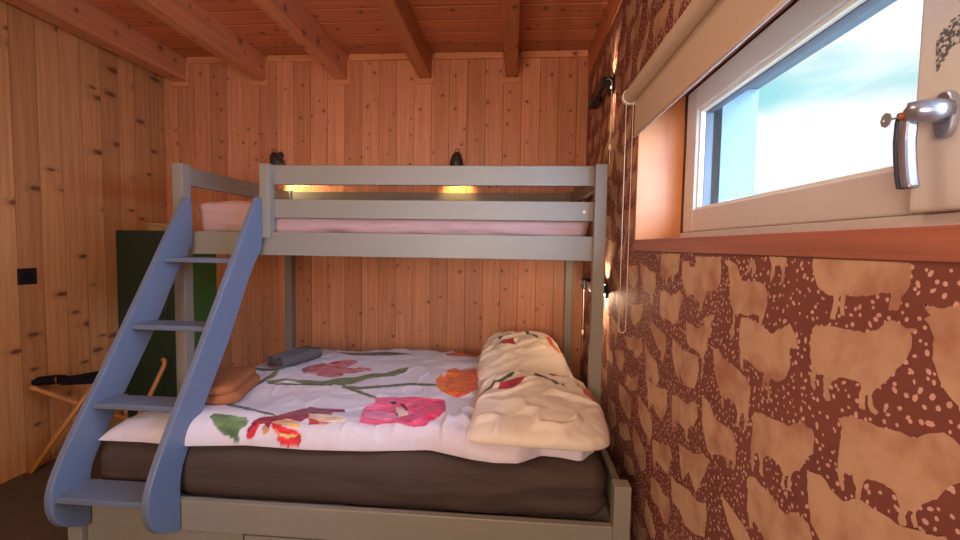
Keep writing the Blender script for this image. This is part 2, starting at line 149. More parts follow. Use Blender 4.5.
def wood(name, u, v, w, base, dark, knot=1., kx=1., groove=.0014, tint=.16, seed=0., rough=.45, light=None, kscale=7.5, kr=.075, phase=0., hl=0.0, both=False):
    """boards: axis u across the boards, v along them"""
    t = NT(name); o, p = t.pos()
    U = t.math('ADD', t.math('ADD', p[u], p[3-u-v]) if both else p[u], 20+phase); V = p[v]; O3 = p[3-u-v]
    ub = t.math('DIVIDE', U, w); idx = t.math('FLOOR', ub); fr = t.math('FRACT', ub)
    wn = t.new('ShaderNodeTexWhiteNoise', noise_dimensions='2D'); t.l(t.comb(idx, seed), wn.inputs['Vector']); r = wn.outputs['Value']
    vo = t.math('ADD', V, t.math('MULTIPLY', r, 17.3))
    # growth rings stretched along the board, distorted near knots
    # knots
    vor = t.new('ShaderNodeTexVoronoi', voronoi_dimensions='2D'); vor.inputs['Scale'].default_value = 1
    kv = t.comb(t.math('ADD', t.math('MULTIPLY', U, kscale/kx), t.math('MULTIPLY', idx, 3.7)), t.math('MULTIPLY', vo, kscale))
    t.l(kv, vor.inputs['Vector'])
    sep = t.new('ShaderNodeSeparateColor'); t.l(vor.outputs['Color'], sep.inputs[0])
    gate = t.ss(sep.outputs[0], .62-.2*knot, .66-.2*knot)
    rad = t.math('MULTIPLY_ADD', sep.outputs[1], kr, kr*.35)
    wob = t.noise(o, 60, 2); d = t.math('ADD', vor.outputs['Distance'], t.math('MULTIPLY_ADD', wob, .06, -.03))
    q = t.math('DIVIDE', d, rad)
    k = t.math('MULTIPLY', t.math('SUBTRACT', 1, t.ss(q, .6, 1.25)), gate)
    halo = t.math('MULTIPLY', t.math('SUBTRACT', 1, t.ss(q, .8, 3.2)), gate)
    gu = t.math('ADD', t.math('MULTIPLY', U, 55), t.math('MULTIPLY', halo, 1.2))
    g1 = t.noise(t.comb(gu, t.math('MULTIPLY', vo, 1.6), t.math('MULTIPLY', O3, 12)), 1, 3, .6)
    g2 = t.noise(t.comb(t.math('MULTIPLY', gu, 4), t.math('MULTIPLY', vo, 7), O3), 1, 2, .6)
    g = t.math('ADD', t.math('MULTIPLY', g1, .7), t.math('MULTIPLY', g2, .3))
    B = lin(base); K = lin(dark)
    c = t.mix(t.ss(g, .32, .68), tuple(x*.80 for x in B), tuple(min(1, x*1.14) for x in B))
    tt = t.math('MULTIPLY_ADD', r, 2*tint, 1-tint)
    c = t.mix(1., c, t.comb(tt, t.math('POWER', tt, 1.25), t.math('POWER', tt, 1.5)), 'MULTIPLY')
    c = t.mix(t.math('MULTIPLY', halo, .38), c, tuple(a*.6+b*.4 for a, b in zip(K, B)))
    c = t.mix(t.math('MULTIPLY', k, .85), c, K)
    h = g
    if groove:
        e = t.math('MULTIPLY', t.math('MINIMUM', fr, t.math('SUBTRACT', 1, fr)), w)
        gr = t.math('SUBTRACT', 1, t.ss(e, groove*.6, groove*1.8))
        c = t.mix(t.math('MULTIPLY', gr, .48), c, tuple(x*.3 for x in K))
        if hl:
            e2 = t.math('MULTIPLY', fr, w)
            li = t.math('MULTIPLY', t.math('SUBTRACT', 1, t.ss(t.math('ABSOLUTE', t.math('SUBTRACT', e2, groove*3.2)), groove*.6, groove*1.8)), t.ss(r, .3, .6))
            c = t.mix(t.math('MULTIPLY', li, hl), c, tuple(min(1, x*1.9) for x in B))  # varnish reflection along the board edge, painted as a lighter line
        h = t.math('SUBTRACT', t.math('MULTIPLY', g, .15), gr)
        t.bump(h, .0025)
    else: t.bump(h, .0006)
    t.l(c, t.b.inputs['Base Color']); t.b.inputs['Roughness'].default_value = rough
    return t.m
WB = dict(base=(204,134,92), dark=(96,44,24))
M = {}
M['wall_back'] = wood('spruce_boards_back', 0, 2, .127, **WB, knot=1.5, kr=.062, kscale=8.5, seed=1.3, phase=.03, hl=.25)
M['wall_left'] = wood('spruce_boards_left', 1, 2, .125, base=(198,136,84), dark=(92,46,22), knot=1.5, kx=2.6, kscale=6.5, kr=.085, seed=4.1, tint=.13)
M['ceiling'] = wood('spruce_boards_ceiling', 1, 0, .152, base=(196,122,82), dark=(84,36,16), knot=.9, seed=7.7, phase=.127, groove=.0036, hl=.9)
M['beam'] = wood('spruce_beam', 2, 1, .4, base=(200,128,84), dark=(100,46,24), knot=1.6, groove=0, seed=2.2, kscale=6, kr=.09, phase=.13, both=True)
M['trimx'] = wood('spruce_batten', 2, 0, .4, base=(214,144,98), dark=(100,44,20), knot=.5, groove=0, seed=5.2)
M['jamb'] = wood('reveal_board_upright', 1, 2, .6, base=(212,138,80), dark=(140,70,32), knot=-2, groove=0, seed=3.2, phase=.2)
M['sill'] = wood('reveal_board_long', 2, 1, .6, base=(178,108,84), dark=(104,50,36), knot=.1, groove=0, seed=6.2, kscale=9, kr=.03, rough=.4)
M['trimz'] = M['beam']
M['bed'] = paint('grey_bed_lacquer', (136,129,116), .42, .10, 5, stretch=(1, 1, 1))
M['bedx'] = M['bed']
M['ladder'] = paint('grey_ladder_lacquer', (101,112,132), .45, .07, 5)
M['floor'] = paint('dark_floor_vinyl', (84,72,60), .6, .3, 14)
M['pink'] = paint('dusty_pink_sheet', (184,148,142), .9, .08, 8, spec=.2)
M['darksheet'] = paint('dark_brown_fitted_sheet', (74,60,54), .8, .12, 6, spec=.25, stretch=(.6, 1, 1.6), bump=.009)
M['gd'] = paint('green_shaded_front', (26,48,28), .5, .1, 6)  # cabinet front: green darkened, its shade put into the colour
M['gl'] = paint('green_lit_side', (58,108,48), .55, .08, 6)  # cabinet side: lighter green with the window light put into the colour
M['black'] = paint('black_metal', (16,16,20), .4, .1, 9)
M['blackcloth'] = paint('black_canvas', (14,14,16), .85, .2, 40, spec=.2)
M['pvc'] = paint('white_window_frame', (214,206,196), .38, .02, 3)
M['pvcl'] = paint('white_glazing_bead', (236,228,205), .35, .02, 3)
M['gasket'] = paint('grey_rubber_gasket', (90,92,98), .6, .05, 8)
M['blind'] = paint('beige_blind_fabric', (204,178,152), .85, .04, 60, stretch=(1, 1, .2), spec=.2)
M['alu'] = paint('white_blind_bar', (240,232,222), .3, .02, 3)
M['steel'] = paint('brushed_handle_metal', (176,180,190), .28, .04, 12, metal=.85)
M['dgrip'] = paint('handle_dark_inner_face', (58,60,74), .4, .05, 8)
M['keym'] = paint('nickel_key', (170,172,172), .35, .1, 20, metal=.6)
M['brass'] = paint('brass_lock', (190,120,80), .4, .1, 20, metal=.7)
M['outer'] = paint('exterior_reveal_board', (92,108,114), .6, .25, 30)
M['terra'] = paint('terracotta_fleece', (158,98,64), .95, .16, 38, spec=.1, bump=.002)
M['greytowel'] = paint('grey_towel_fabric', (92,90,94), .95, .22, 45, spec=.1, bump=.003)
M['bamboo'] = paint('varnished_yellow_wood', (190,126,62), .4, .14, 18)
M['lampm'] = paint('dark_bronze_shade', (66,58,52), .45, .2, 25, metal=.3)
M['cord'] = paint('cream_cord', (232,214,190), .7, .05, 20)
M['brasspale'] = M['alu']
M['wicker'] = paint('pale_wicker', (176,140,98), .8, .35, 70)
def emit(name, c, s):
    t = NT(name); t.b.inputs['Base Color'].default_value = (.9, .8, .6, 1); t.b.inputs['Emission Color'].default_value = (*c, 1); t.b.inputs['Emission Strength'].default_value = s; return t.m
M['bulb'] = emit('warm_bulb', (1, .72, .36), 14)
M['bulbw'] = emit('warm_led_strip', (1, .70, .40), 10)
def glassmat():
    m = D.materials.new('clear_window_glass'); m.use_nodes = True; t = m.node_tree; t.nodes.clear()
    o = t.nodes.new('ShaderNodeOutputMaterial'); a = t.nodes.new('ShaderNodeBsdfTransparent'); g = t.nodes.new('ShaderNodeBsdfGlossy'); g.inputs['Roughness'].default_value = .02
    mx = t.nodes.new('ShaderNodeMixShader'); mx.inputs[0].default_value = .05
    a.inputs[0].default_value = (.97, .99, .98, 1)
    t.links.new(a.outputs[0], mx.inputs[1]); t.links.new(g.outputs[0], mx.inputs[2]); t.links.new(mx.outputs[0], o.inputs[0]); return m
M['glass'] = glassmat()
# wallpaper: brown ground and tan cows with soft brown shading of the print
def paper(name, c, c2, sc, rough, bright=0):
    t = NT(name); o, p = t.pos(); n = t.noise(o, sc, 3, .6); n2 = t.noise(o, 160, 2, .6)
    col = t.mix(t.ss(n, .36, .74), lin(c), lin(c2)); col = t.mix(t.math('MULTIPLY', n2, .14), col, tuple(x*.6 for x in lin(c)))
    t.l(col, t.b.inputs['Base Color']); t.b.inputs['Roughness'].default_value = rough; t.b.inputs['Specular IOR Level'].default_value = .35; return t.m
M['ground'] = paper('wallpaper_brown_ground', (132,76,64), (120,66,56), 6, .6)
M['cow'] = paper('wallpaper_tan_cows', (206,164,130), (172,118,92), 11, .6)
M['dot'] = paper('wallpaper_tan_flecks', (222,174,156), (206,156,138), 12, .6)
def fabric(name):
    t = NT(name); a = t.new('ShaderNodeAttribute', attribute_name='print'); o, p = t.pos()
    n = t.noise(o, 260, 2, .5); c = t.mix(t.math('MULTIPLY', n, .08), a.outputs['Color'], (.3, .28, .3))
    t.l(c, t.b.inputs['Base Color']); t.b.inputs['Roughness'].default_value = .85; t.b.inputs['Specular IOR Level'].default_value = .2
    t.b.inputs['Sheen Weight'].default_value = .15
    n2 = t.noise(o, 12, 2, .5); t.bump(n2, .020, .7); return t.m
M['tulip'] = fabric('tulip_print_cotton')
# ------------------------------------------------------------------ room
XL, XR, YB, YR, ZC = -2.614, .493, 3.137, -1.7, 2.613
XO = .86
WY0, WY1, WZ0, WZ1 = -.32, 1.815, 1.302, 1.872      # window opening
def struct(o, label=None):
    o['kind'] = 'structure'
    if label: o['label'] = label
    return o
struct(bx('floor', M['floor'], (XL-.1, XO, YR-.1, YB+.1, -.1, 0), bevel=0))
struct(bx('ceiling', M['ceiling'], (XL-.1, XO, YR-.1, YB+.1, ZC, ZC+.1), bevel=0))
struct(bx('wall_back', M['wall_back'], (XL-.1, XO, YB, YB+.1, 0, ZC), bevel=0))
struct(bx('wall_left', M['wall_left'], (XL-.1, XL, YR, YB, 0, ZC), bevel=0))
struct(bx('wall_rear', M['wall_back'], (XL-.1, XO, YR-.1, YR, 0, ZC), bevel=0))
# right wall with its wallpaper print
bm = bmesh.new()
box(bm, XR, XO, YR, WY0-.02, 0, ZC); box(bm, XR, XO, WY1+.02, YB, 0, ZC)
box(bm, XR, XO, WY0-.02, WY1+.02, 0, WZ0-.043); box(bm, XR, XO, WY0-.02, WY1+.02, WZ1+.02, ZC)
def inwin(y, z, m=0): return WY0-.02-m < y < WY1+.02+m and WZ0-.043-m < z < WZ1+.02+m
ZTOP = 2.443
def clip_poly(pts, f):
    out = []
    for i in range(len(pts)):
        a, b = pts[i], pts[(i+1) % len(pts)]; fa, fb = f(a), f(b)
        if fa >= 0: out.append(a)
        if (fa >= 0) != (fb >= 0):
            t = fa/(fa-fb); out.append((a[0]+(b[0]-a[0])*t, a[1]+(b[1]-a[1])*t))
    return out
def flat(pts, dx, mi):
    pts = clip_poly(pts, lambda p: p[1]-.01); pts = clip_poly(pts, lambda p: ZTOP-p[1]); pts = clip_poly(pts, lambda p: YB-.003-p[0])
    if any(inwin(*p) for p in pts):
        zc = sum(p[1] for p in pts)/max(1, len(pts)); yc = sum(p[0] for p in pts)/max(1, len(pts))
        if zc < 1.42: pts = clip_poly(pts, lambda p: WZ0-.045-p[1])
        elif zc > 1.8: pts = clip_poly(pts, lambda p: p[1]-WZ1-.022)
        elif yc > 1.6: pts = clip_poly(pts, lambda p: p[0]-WY1-.022)
        else: return
    if len(pts) < 3: return
    vs = [bm.verts.new((XR-dx, y, z)) for y, z in pts]
    try:
        f = bm.faces.new(vs); f.material_index = mi
        if f.normal.x > 0: f.normal_flip()
    except ValueError: pass
def rough(pts, amp=.0016):
    out = []
    for i in range(len(pts)):
        a, b = pts[i], pts[(i+1) % len(pts)]; L = math.hypot(b[0]-a[0], b[1]-a[1]); n = max(1, int(L/.006))
        for k in range(n):
            t = k/n; out.append((a[0]+(b[0]-a[0])*t+random.uniform(-amp, amp), a[1]+(b[1]-a[1])*t+random.uniform(-amp, amp)))
    return out
placed = []
for c in COWS:
    cy = sum(p[0] for p in c)/len(c); cz = sum(p[1] for p in c)/len(c)
    placed.append((cy, cz)); flat(rough(c), .0004+.00003*len(placed), 1)
motif = [COWS[i] for i in (1, 2, 7, 9, 4, 5)]
zi = 0
z = .06
row = 0
while z < 2.42:
    y = .2+(row % 2)*.11
    while y < 3.1:
        py, pz = y+random.uniform(-.02, .02), z+random.uniform(-.015, .015)
        if not (inwin(py, pz, -.03)) and all(((py-a)/.175)**2+((pz-b)/.118)**2 > 1 for a, b in placed):
            m = random.choice(motif); my = sum(p[0] for p in m)/len(m); mz = sum(p[1] for p in m)/len(m)
            s = random.uniform(.88, 1.02); fl = random.choice((1, 1, -1)); zi += 1; sh = random.uniform(-.35, .35)
            flat(rough([(py+(p[0]-my)*s*fl, pz+(p[1]-mz)*s+(p[0]-my)*sh) for p in m]), .0004+.00003*(zi % 7), 1)
            placed.append((py, pz))
        y += .215
    z += .132; row += 1
y = .3; nd = 0
while y < 3.13:
    z = .02
    while z < ZTOP:
        py, pz = y+random.uniform(-.007, .007), z+random.uniform(-.007, .007)
        if random.random() < .82 and not inwin(py, pz, .004):
            r = random.uniform(.0020, .0040); a0 = random.random()*3; el = random.choice((1, 1, 1.3, 1.7)); an = random.random()*3.14
            pts = []
            for k in range(6):
                a = a0+k*math.pi/3; u, w = r*math.cos(a)*el, r*math.sin(a)*random.uniform(.8, 1.15)
                pts.append((py+u*math.cos(an)-w*math.sin(an), pz+u*math.sin(an)+w*math.cos(an)))
            nd += 1; flat(pts, .00012+.000012*(nd % 19), 2)
        z += .0148
    y += .0148
me = D.meshes.new('wall_right'); bm.to_mesh(me); bm.free()
wr = D.objects.new('wall_right', me); COL.objects.link(wr)
for k in ('ground', 'cow', 'dot'): me.materials.append(M[k])
struct(wr, 'brown wallpaper printed with tan cows and flecks')
# ceiling beams and battens
bxs = [-2.432+.61*k for k in range(5)]
for i, xr in enumerate(bxs):
    struct(bx('ceiling_beam', M['beam'], (xr-(.11 if i == 0 else .088), xr, YR, YB, 2.443, ZC), bevel=.004))
struct(bx('ceiling_beam', M['beam'], (XR-.004, XR+.08, YR, YB, ZTOP, ZC), bevel=0))
for i in range(5):
    a = bxs[i]+.02; b = bxs[i+1]-.088-.02 if i < 4 else XR-.01
    struct(bx('trim_%d' % (i+1), M['trimx'], (a, b, YB-.022, YB, ZC-.042, ZC), bevel=.003))
    xr = bxs[i]; bm = bmesh.new()
    box(bm, xr+.001, xr+.019, YB-.012, YB-.0005, 2.4425, ZC-.043); box(bm, xr-.11, xr+.019, YB-.012, YB-.0005, 2.405, 2.4415)
    struct(link('trim_%d' % (i+6), bm, M['trimx'], bevel=.002))
# ------------------------------------------------------------------ window
win = struct(empty('window_1', (XR, .75, WZ0)), 'white framed window set in a wooden reveal')
t_ = .02
def part(name, m, boxes, parent, bevel=.002, label=None):
    bm = bmesh.new()
    for b in boxes: box(bm, *b)
    o = link(name, bm, m, parent, bevel=bevel)
    if label: o['label'] = label
    return o
XF = .6646
part('sill_board', M['sill'], [(XR-.006, XF, WY0-.02, WY1+.02, WZ0-.043, WZ0)], win, .003, 'reddish wooden sill board')
part('reveal_board', M['jamb'], [(XR-.004, XF, WY1, WY1+t_, WZ0, WZ1+t_)], win, .001, 'light orange wooden side board')
part('reveal_board', M['jamb'], [(XR-.004, XF, WY0-t_, WY0, WZ0, WZ1+t_)], win, .001)
part('head_board', M['sill'], [(XR-.004, XF, WY0, WY1, WZ1, WZ1+t_)], win, .001)
def frame(y0, y1, z0, z1, w, x0, x1):
    wl, wr_, wb, wt = w
    return [(x0, x1, y0, y0+wl, z0, z1), (x0, x1, y1-wr_, y1, z0, z1), (x0, x1, y0+wl, y1-wr_, z0, z0+wb), (x0, x1, y0+wl, y1-wr_, z1-wt, z1)]
part('outer_frame', M['pvc'], frame(WY0, WY1, WZ0, WZ1, (.05, .05, .05, .05), XF+.012, XF+.075), win, .003)
part('outer_frame', M['pvc'], [(XF-.002, XF+.02, WY0, WY1, WZ0, WZ0+.03)], win, .003)
# fixed sash
s1 = frame(.70, 1.795, 1.333, 1.866, (.09, .093, .082, .085), XF, XF+.06)
sa = part('sash', M['pvc'], s1, win, .005)
bm = bmesh.new()
for b in frame(.79, 1.704, 1.413, 1.783, (.012, .012, .012, .012), XF+.012, XF+.055): box(bm, *b)
link('glazing_bead', bm, M['pvcl'], sa, bevel=.002)
bm = bmesh.new()
for b in frame(.80, 1.693, 1.424, 1.772, (.004, .004, .004, .004), XF+.03, XF+.056): box(bm, *b)
link('gasket', bm, M['gasket'], sa)
bm = bmesh.new(); box(bm, XF+.036, XF+.042, .795, 1.70, 1.42, 1.78); link('window_pane', bm, M['glass'], sa)
# opening sash beside it
XS = .640
s2 = frame(-.27, .772, 1.333, 1.866, (.09, .115, .082, .085), XS, XF+.055)
s2 = [b if i != 0 else b for i, b in enumerate(s2)]
sb = part('opening_sash', M['pvc'], s2, win, .006)
sb2 = bmesh.new(); box(sb2, XS+.03, XS+.036, -.19, .66, 1.41, 1.785); link('window_pane', sb2, M['glass'], sb)
bm = bmesh.new(); box(bm, XS-.0008, XS, .655, .712, 1.552, 1.612)
def stickermat():
    t = NT('mottled_sticker'); o, p = t.pos(); v = t.new('ShaderNodeTexVoronoi'); v.inputs['Scale'].default_value = 260; t.l(o, v.inputs['Vector'])
    s = t.new('ShaderNodeSeparateColor'); t.l(v.outputs['Color'], s.inputs[0])
    t.l(t.mix(t.ss(s.outputs[0], .35, .75), lin((90,88,90)), lin((205,198,184))), t.b.inputs['Base Color']); t.b.inputs['Roughness'].default_value = .6; return t.m
stk = [(y+.024, z+.004) for y, z in [(.7125, 1.541), (.7155, 1.562), (.7165, 1.585), (.713, 1.598), (.706, 1.603), (.700, 1.602), (.697, 1.609), (.688, 1.612), (.672, 1.612), (.660, 1.606), (.660, 1.575), (.672, 1.566), (.682, 1.571), (.692, 1.570), (.700, 1.557), (.707, 1.547)]]
bm.free(); bm = bmesh.new(); prism_x(bm, stk, XS-.0008, XS+.0005)
link('sticker', bm, stickermat(), sb)['label'] = 'mottled grey sticker on the sash'
# handle
hd = empty('window_handle', (XS, .70, 1.475), win); hd.location = (0, 0, 0)
def oval(cx, cy, cz, w, h, d, n=24):
    return [(cy+w*(abs(math.cos(a))**.8)*(1 if math.cos(a) > 0 else -1), cz+h*(abs(math.sin(a))**.8)*(1 if math.sin(a) > 0 else -1)) for a in [2*math.pi*k/n for k in range(n)]]
bm = bmesh.new(); prism_x(bm, oval(0, .711, 1.474, .0165, .035, 0), XS-.012, XS); link('base_plate', bm, M['steel'], hd, bevel=.003)
bm = bmesh.new(); tube(bm, [(XS-.01, .710, 1.479), (XS-.025, .708, 1.479), (XS-.040, .712, 1.480), (XS-.052, .722, 1.481)], [.018, .0175, .016, .0135], 18)
link('neck', bm, M['steel'], hd, smooth=True)
LX = XS-.043
lev = [(z, y-.010) for z, y in [(1.492, .733), (1.484, .742), (1.470, .746), (1.44, .747), (1.41, .744), (1.385, .740), (1.366, .735)]]
bm = bmesh.new()
a_ = [(y-.001, z) for z, y in lev]; b_ = [(y-.017+(.006 if i < 1 else 0), z) for i, (z, y) in enumerate(lev)]
prism_x(bm, a_+b_[::-1], LX-.010, LX+.010); link('lever', bm, M['steel'], hd, bevel=.005)
bm = bmesh.new(); prism_x(bm, [(y+.0055, z) for z, y in lev[1:]]+[(y-.0008, z) for z, y in lev[1:]][::-1], LX-.010, LX+.010)
link('lever', bm, M['dgrip'], hd, bevel=.002)['label'] = 'dark grey inner face of the lever'
bm = bmesh.new(); tube(bm, [(LX-.008, .722, 1.476), (LX-.0135, .728, 1.476)], .006, 12); link('lock', bm, M['brass'], hd, smooth=False)['label'] = 'copper coloured lock'
bm = bmesh.new(); tube(bm, [(LX-.008+.0002*k*0-.001*k, (.726+.002*k), 1.476) for k in range(8)], .0017, 8)
hc = Vector((LX-.018, .746, 1.476)); ring = [(hc.x, hc.y+.010*math.cos(a), hc.z+.0115*math.sin(a)) for a in [2*math.pi*k/8 for k in range(8)]]
inn = [(hc.x, hc.y+.004+.0025*math.cos(a), hc.z+.0025*math.sin(a)) for a in [2*math.pi*k/8 for k in range(8)]]
for dx in (-.001, .001):
    A = [bm.verts.new((x+dx, y, z)) for x, y, z in ring]; B = [bm.verts.new((x+dx, y, z)) for x, y, z in inn]
    for k in range(8): bm.faces.new((A[k], A[(k+1) % 8], B[(k+1) % 8], B[k]))
    if dx < 0: A0, B0 = A, B
for k in range(8):
    bm.faces.new((A0[k], A0[(k+1) % 8], A[(k+1) % 8], A[k])); bm.faces.new((B0[k], B0[(k+1) % 8], B[(k+1) % 8], B[k]))
link('window_key', bm, M['keym'], hd)['label'] = 'small nickel key sticking out of the handle'
# outside reveal
part('outer_reveal', M['outer'], [(XF+.075, XO, 1.665, WY1+.02, WZ0-.043, WZ1+.02), (XF+.075, XO, WY0-.02, WY0+.03, WZ0-.043, WZ1+.02), (XF+.075, XO, WY0+.03, 1.665, WZ0-.043, WZ0+.03), (XF+.075, XO, WY0+.03, 1.665, WZ1-.03, WZ1+.02)], win, 0)
# ------------------------------------------------------------------ roller blind
bl = tag(empty('roller_blind', (.465, .75, 1.89)), 'beige fabric roller blind drawn halfway up above the window', 'blind')
bxc, bzc = .462, 1.885
BY1 = 1.86
bm = bmesh.new(); tube(bm, [(bxc, -.4, bzc), (bxc, BY1, bzc)], .027, 20); link('fabric_roll', bm, M['blind'], bl, smooth=False)
bx('blind_fabric', M['blind'], (.478, .4795, -.38, 1.842, 1.722, bzc), bl, bevel=0)
bm = bmesh.new(); tube(bm, [(.4785, -.38, 1.718), (.4785, 1.843, 1.718)], .0055, 10); link('bottom_bar', bm, M['alu'], bl, smooth=True)
bm = bmesh.new(); tube(bm, [(bxc, BY1, bzc), (bxc, BY1+.022, bzc)], .031, 20); box(bm, bxc+.004, XR-.001, BY1+.005, BY1+.022, bzc-.03, bzc+.03); link('end_bracket', bm, M['alu'], bl, bevel=.002)
bm = bmesh.new(); pts = [(bxc-.012, BY1+.012, bzc-.02), (bxc-.012, BY1+.012, .96)]
for k in range(9):
    a = math.pi*k/8; pts.append((bxc-.012+.014*(1-math.cos(a))/1, BY1+.012, .925-.014*math.sin(a)))
pts += [(bxc+.016, BY1+.012, .96), (bxc+.016, BY1+.012, bzc-.02)]
tube(bm, pts, .0017, 6, False); link('bead_cord', bm, M['cord'], bl, smooth=True)
# ------------------------------------------------------------------ bunk bed
bed = tag(empty('bunk_bed', (-.62, 2.2, 0)), 'grey painted wooden bunk bed with wide lower bunk and slanted ladder', 'bunk bed')
BX0, BX1 = -1.6629, .4171
Yf, Yg, Yb = 2.0311, 1.4785, 3.072
W = .0535
def bpart(name, *bs, m='bed', parent=bed, bevel=.003, label=None): return part(name, M[m], bs, parent, bevel, label)
def bolt(x, y, z, parent, c='steel', r=.006):
    bm = bmesh.new(); tube(bm, [(x, y+.002, z), (x, y-.0015, z)], r, 12); return link('bolt', bm, M[c], parent)
pf = bpart('post', (BX1-W, BX1, Yf, Yf+.05, 0, 1.645)); bolt(BX1-.03, Yf, 1.632, pf, 'bed'); bolt(BX1-.03, Yf, 1.222, pf, 'bed')
bpart('post', (BX0, BX0+W, Yf, Yf+.06, 0, 1.645))
bpart('post', (BX0, BX0+W, Yb, Yb+.055, 0, 1.645)); bpart('post', (BX1-W, BX1, Yb, Yb+.055, 0, 1.645))
bpart('guard_post', (-1.222, -1.172, Yf, Yf+.05, 1.289, 1.645))
yr = Yf+.05
for z0, z1, x0 in ((1.5515, 1.6445, -1.20), (1.389, 1.4795, -1.20), (1.205, 1.3184, BX0+W)):
    o = bpart('front_rail', (x0, BX1-W+.006, yr, yr+.024, z0, z1)) if x0 > -1.3 else bpart('front_rail', (x0, BX1-W+.006, Yf+.028, Yf+.052, z0, z1))
    if z0 == 1.389: bolt(.325, yr, 1.432, o, 'alu', .007)
for z0, z1 in ((1.545, 1.637), (1.205, 1.3184)): bpart('back_rail', (BX0+W, BX1-W, Yb+.01, Yb+.036, z0, z1))
for x in (BX0+.012, BX1-.012-.026):
    for z0, z1 in ((1.545, 1.637), (1.205, 1.3184)): bpart('end_rail', (x, x+.026, Yf+.05, Yb, z0, z1))
bpart('slat_base', (BX0+.04, BX1-.04, Yf+.08, Yb-.01, 1.285, 1.305))
# lower bunk
pl = bpart('post', (BX1-.0575, BX1, Yg, Yg+.055, 0, .456)); bolt(BX1-.028, Yg, .442, pl, 'bed')
bpart('post', (BX0, BX0+.0575, Yg, Yg+.055, 0, .19)); 
bpart('front_rail', (BX0+.03, BX1-.0575, Yg+.004, Yg+.032, .196, .311))
bpart('end_rail', (BX1-.040, BX1-.014, Yg+.055, Yb, .31, .43)); bpart('end_rail', (BX0+.014, BX0+.040, Yg+.055, Yb, .20, .31))
bpart('back_rail', (BX0+W, BX1-W, Yb+.01, Yb+.036, .20, .31))
bpart('slat_base', (BX0+.045, BX1-.045, Yg+.05, Yb, .262, .285))
dr = bpart('drawer', (-.97, .33, Yg+.012, Yg+.034, .03, .186), (-.95, .31, Yg+.034, 2.6, .03, .05), (-.95, -.93, Yg+.034, 2.6, .05, .16), (.29, .31, Yg+.034, 2.6, .05, .16), (-.95, .31, 2.58, 2.6, .05, .16))
bpart('base_board', (BX0+.06, -.98, Yg+.02, Yg+.04, .03, .186))
# ladder
lad = empty('ladder', (0, 0, 0), bed); lad.location = (0, 0, 0)
LO = [(1.99,1.478),(1.733,1.058),(1.572,.8),(1.40,.535),(1.353,.445),(1.337,.40),(1.333,.36),(1.338,.32),(1.352,.283),(1.375,.255),(1.405,.235),(1.44,.214),(1.4765,.200),(1.4775,.30),(1.479,.38),(1.488,.425),(1.508,.465),(1.539,.513),(1.694,.739),(1.795,.886),(1.93,1.13),(2.0,1.215),(2.03,1.25),(2.03,1.475),(2.01,1.482)]
def smooth_outline(p, it=1):
    for _ in range(it):
        q = []
        for i in range(len(p)):
            a, b = p[i], p[(i+1) % len(p)]; q += [(a[0]*.75+b[0]*.25, a[1]*.75+b[1]*.25), (a[0]*.25+b[0]*.75, a[1]*.25+b[1]*.75)]
        p = q
    return p
for x0 in (-1.585, -1.230):
    bm = bmesh.new(); prism_x(bm, smooth_outline(LO), x0, x0+.025); st = link('stringer', bm, M['ladder'], lad, bevel=.003)
    bolt_b = bmesh.new()
for yf, yb, z1 in ((1.349, 1.4765, .377), (1.497, 1.60, .655), (1.672, 1.79, .922), (1.853, 1.975, 1.193)):
    bpart('tread', (-1.560, -1.230, yf, yb, z1-.021, z1), m='ladder', parent=lad)
# ------------------------------------------------------------------ mattresses
def dispn(amp, sc, seed=0, fn=None):
    def f(w, n):
        a = noise.noise(Vector((w.x*sc[0]+seed, w.y*sc[1], w.z*sc[2])))*amp + noise.noise(Vector((w.x*sc[0]*2.7+seed, w.y*sc[1]*2.7, w.z*sc[2]*2.7)))*amp*.45
        return w+n*a*(fn(w) if fn else 1)
    return f
bm = bmesh.new()
rbox(bm, (BX0+.062, BX1-.065, Yg+.036, Yb-.005, .286, .505), .075, (110, 30, 12), dispn(.010, (5, 5, 16), 3, lambda w: .35+.9*max(0, min(1, (w.x+.9)/1.0))))
tag(link('mattress', bm, M['darksheet'], smooth=True), 'wide mattress in dark brown fitted sheet on the lower bunk', 'mattress')
bm = bmesh.new()
rbox(bm, (BX0+.055, BX1-.055, Yf+.082, Yb-.02, 1.306, 1.474), .05, (90, 24, 8), dispn(.011, (5, 5, 22), 9))
tag(link('mattress', bm, M['pink'], smooth=True), 'mattress in dusty pink sheet on the upper bunk behind the rails', 'mattress')
# ------------------------------------------------------------------ tulip print tools
def pip(px, py, poly):
    ins = np.zeros(px.shape, bool); n = len(poly)
    for i in range(n):
        x1, y1 = poly[i]; x2, y2 = poly[(i+1) % n]
        if y1 == y2: continue
        c = ((y1 > py) != (y2 > py)) & (px < (x2-x1)*(py-y1)/(y2-y1)+x1); ins ^= c
    return ins
def npnoise(x, y, sc, seed):
    return np.array([noise.noise(Vector((a*sc, b*sc*.4, seed))) for a, b in zip(x.ravel(), y.ravel())]).reshape(x.shape)
def colour(me, cols):
    at = me.color_attributes.new('print', 'FLOAT_COLOR', 'POINT')
    at.data.foreach_set('color', np.concatenate([cols, np.ones((len(cols), 1))], 1).astype(np.float32).ravel())
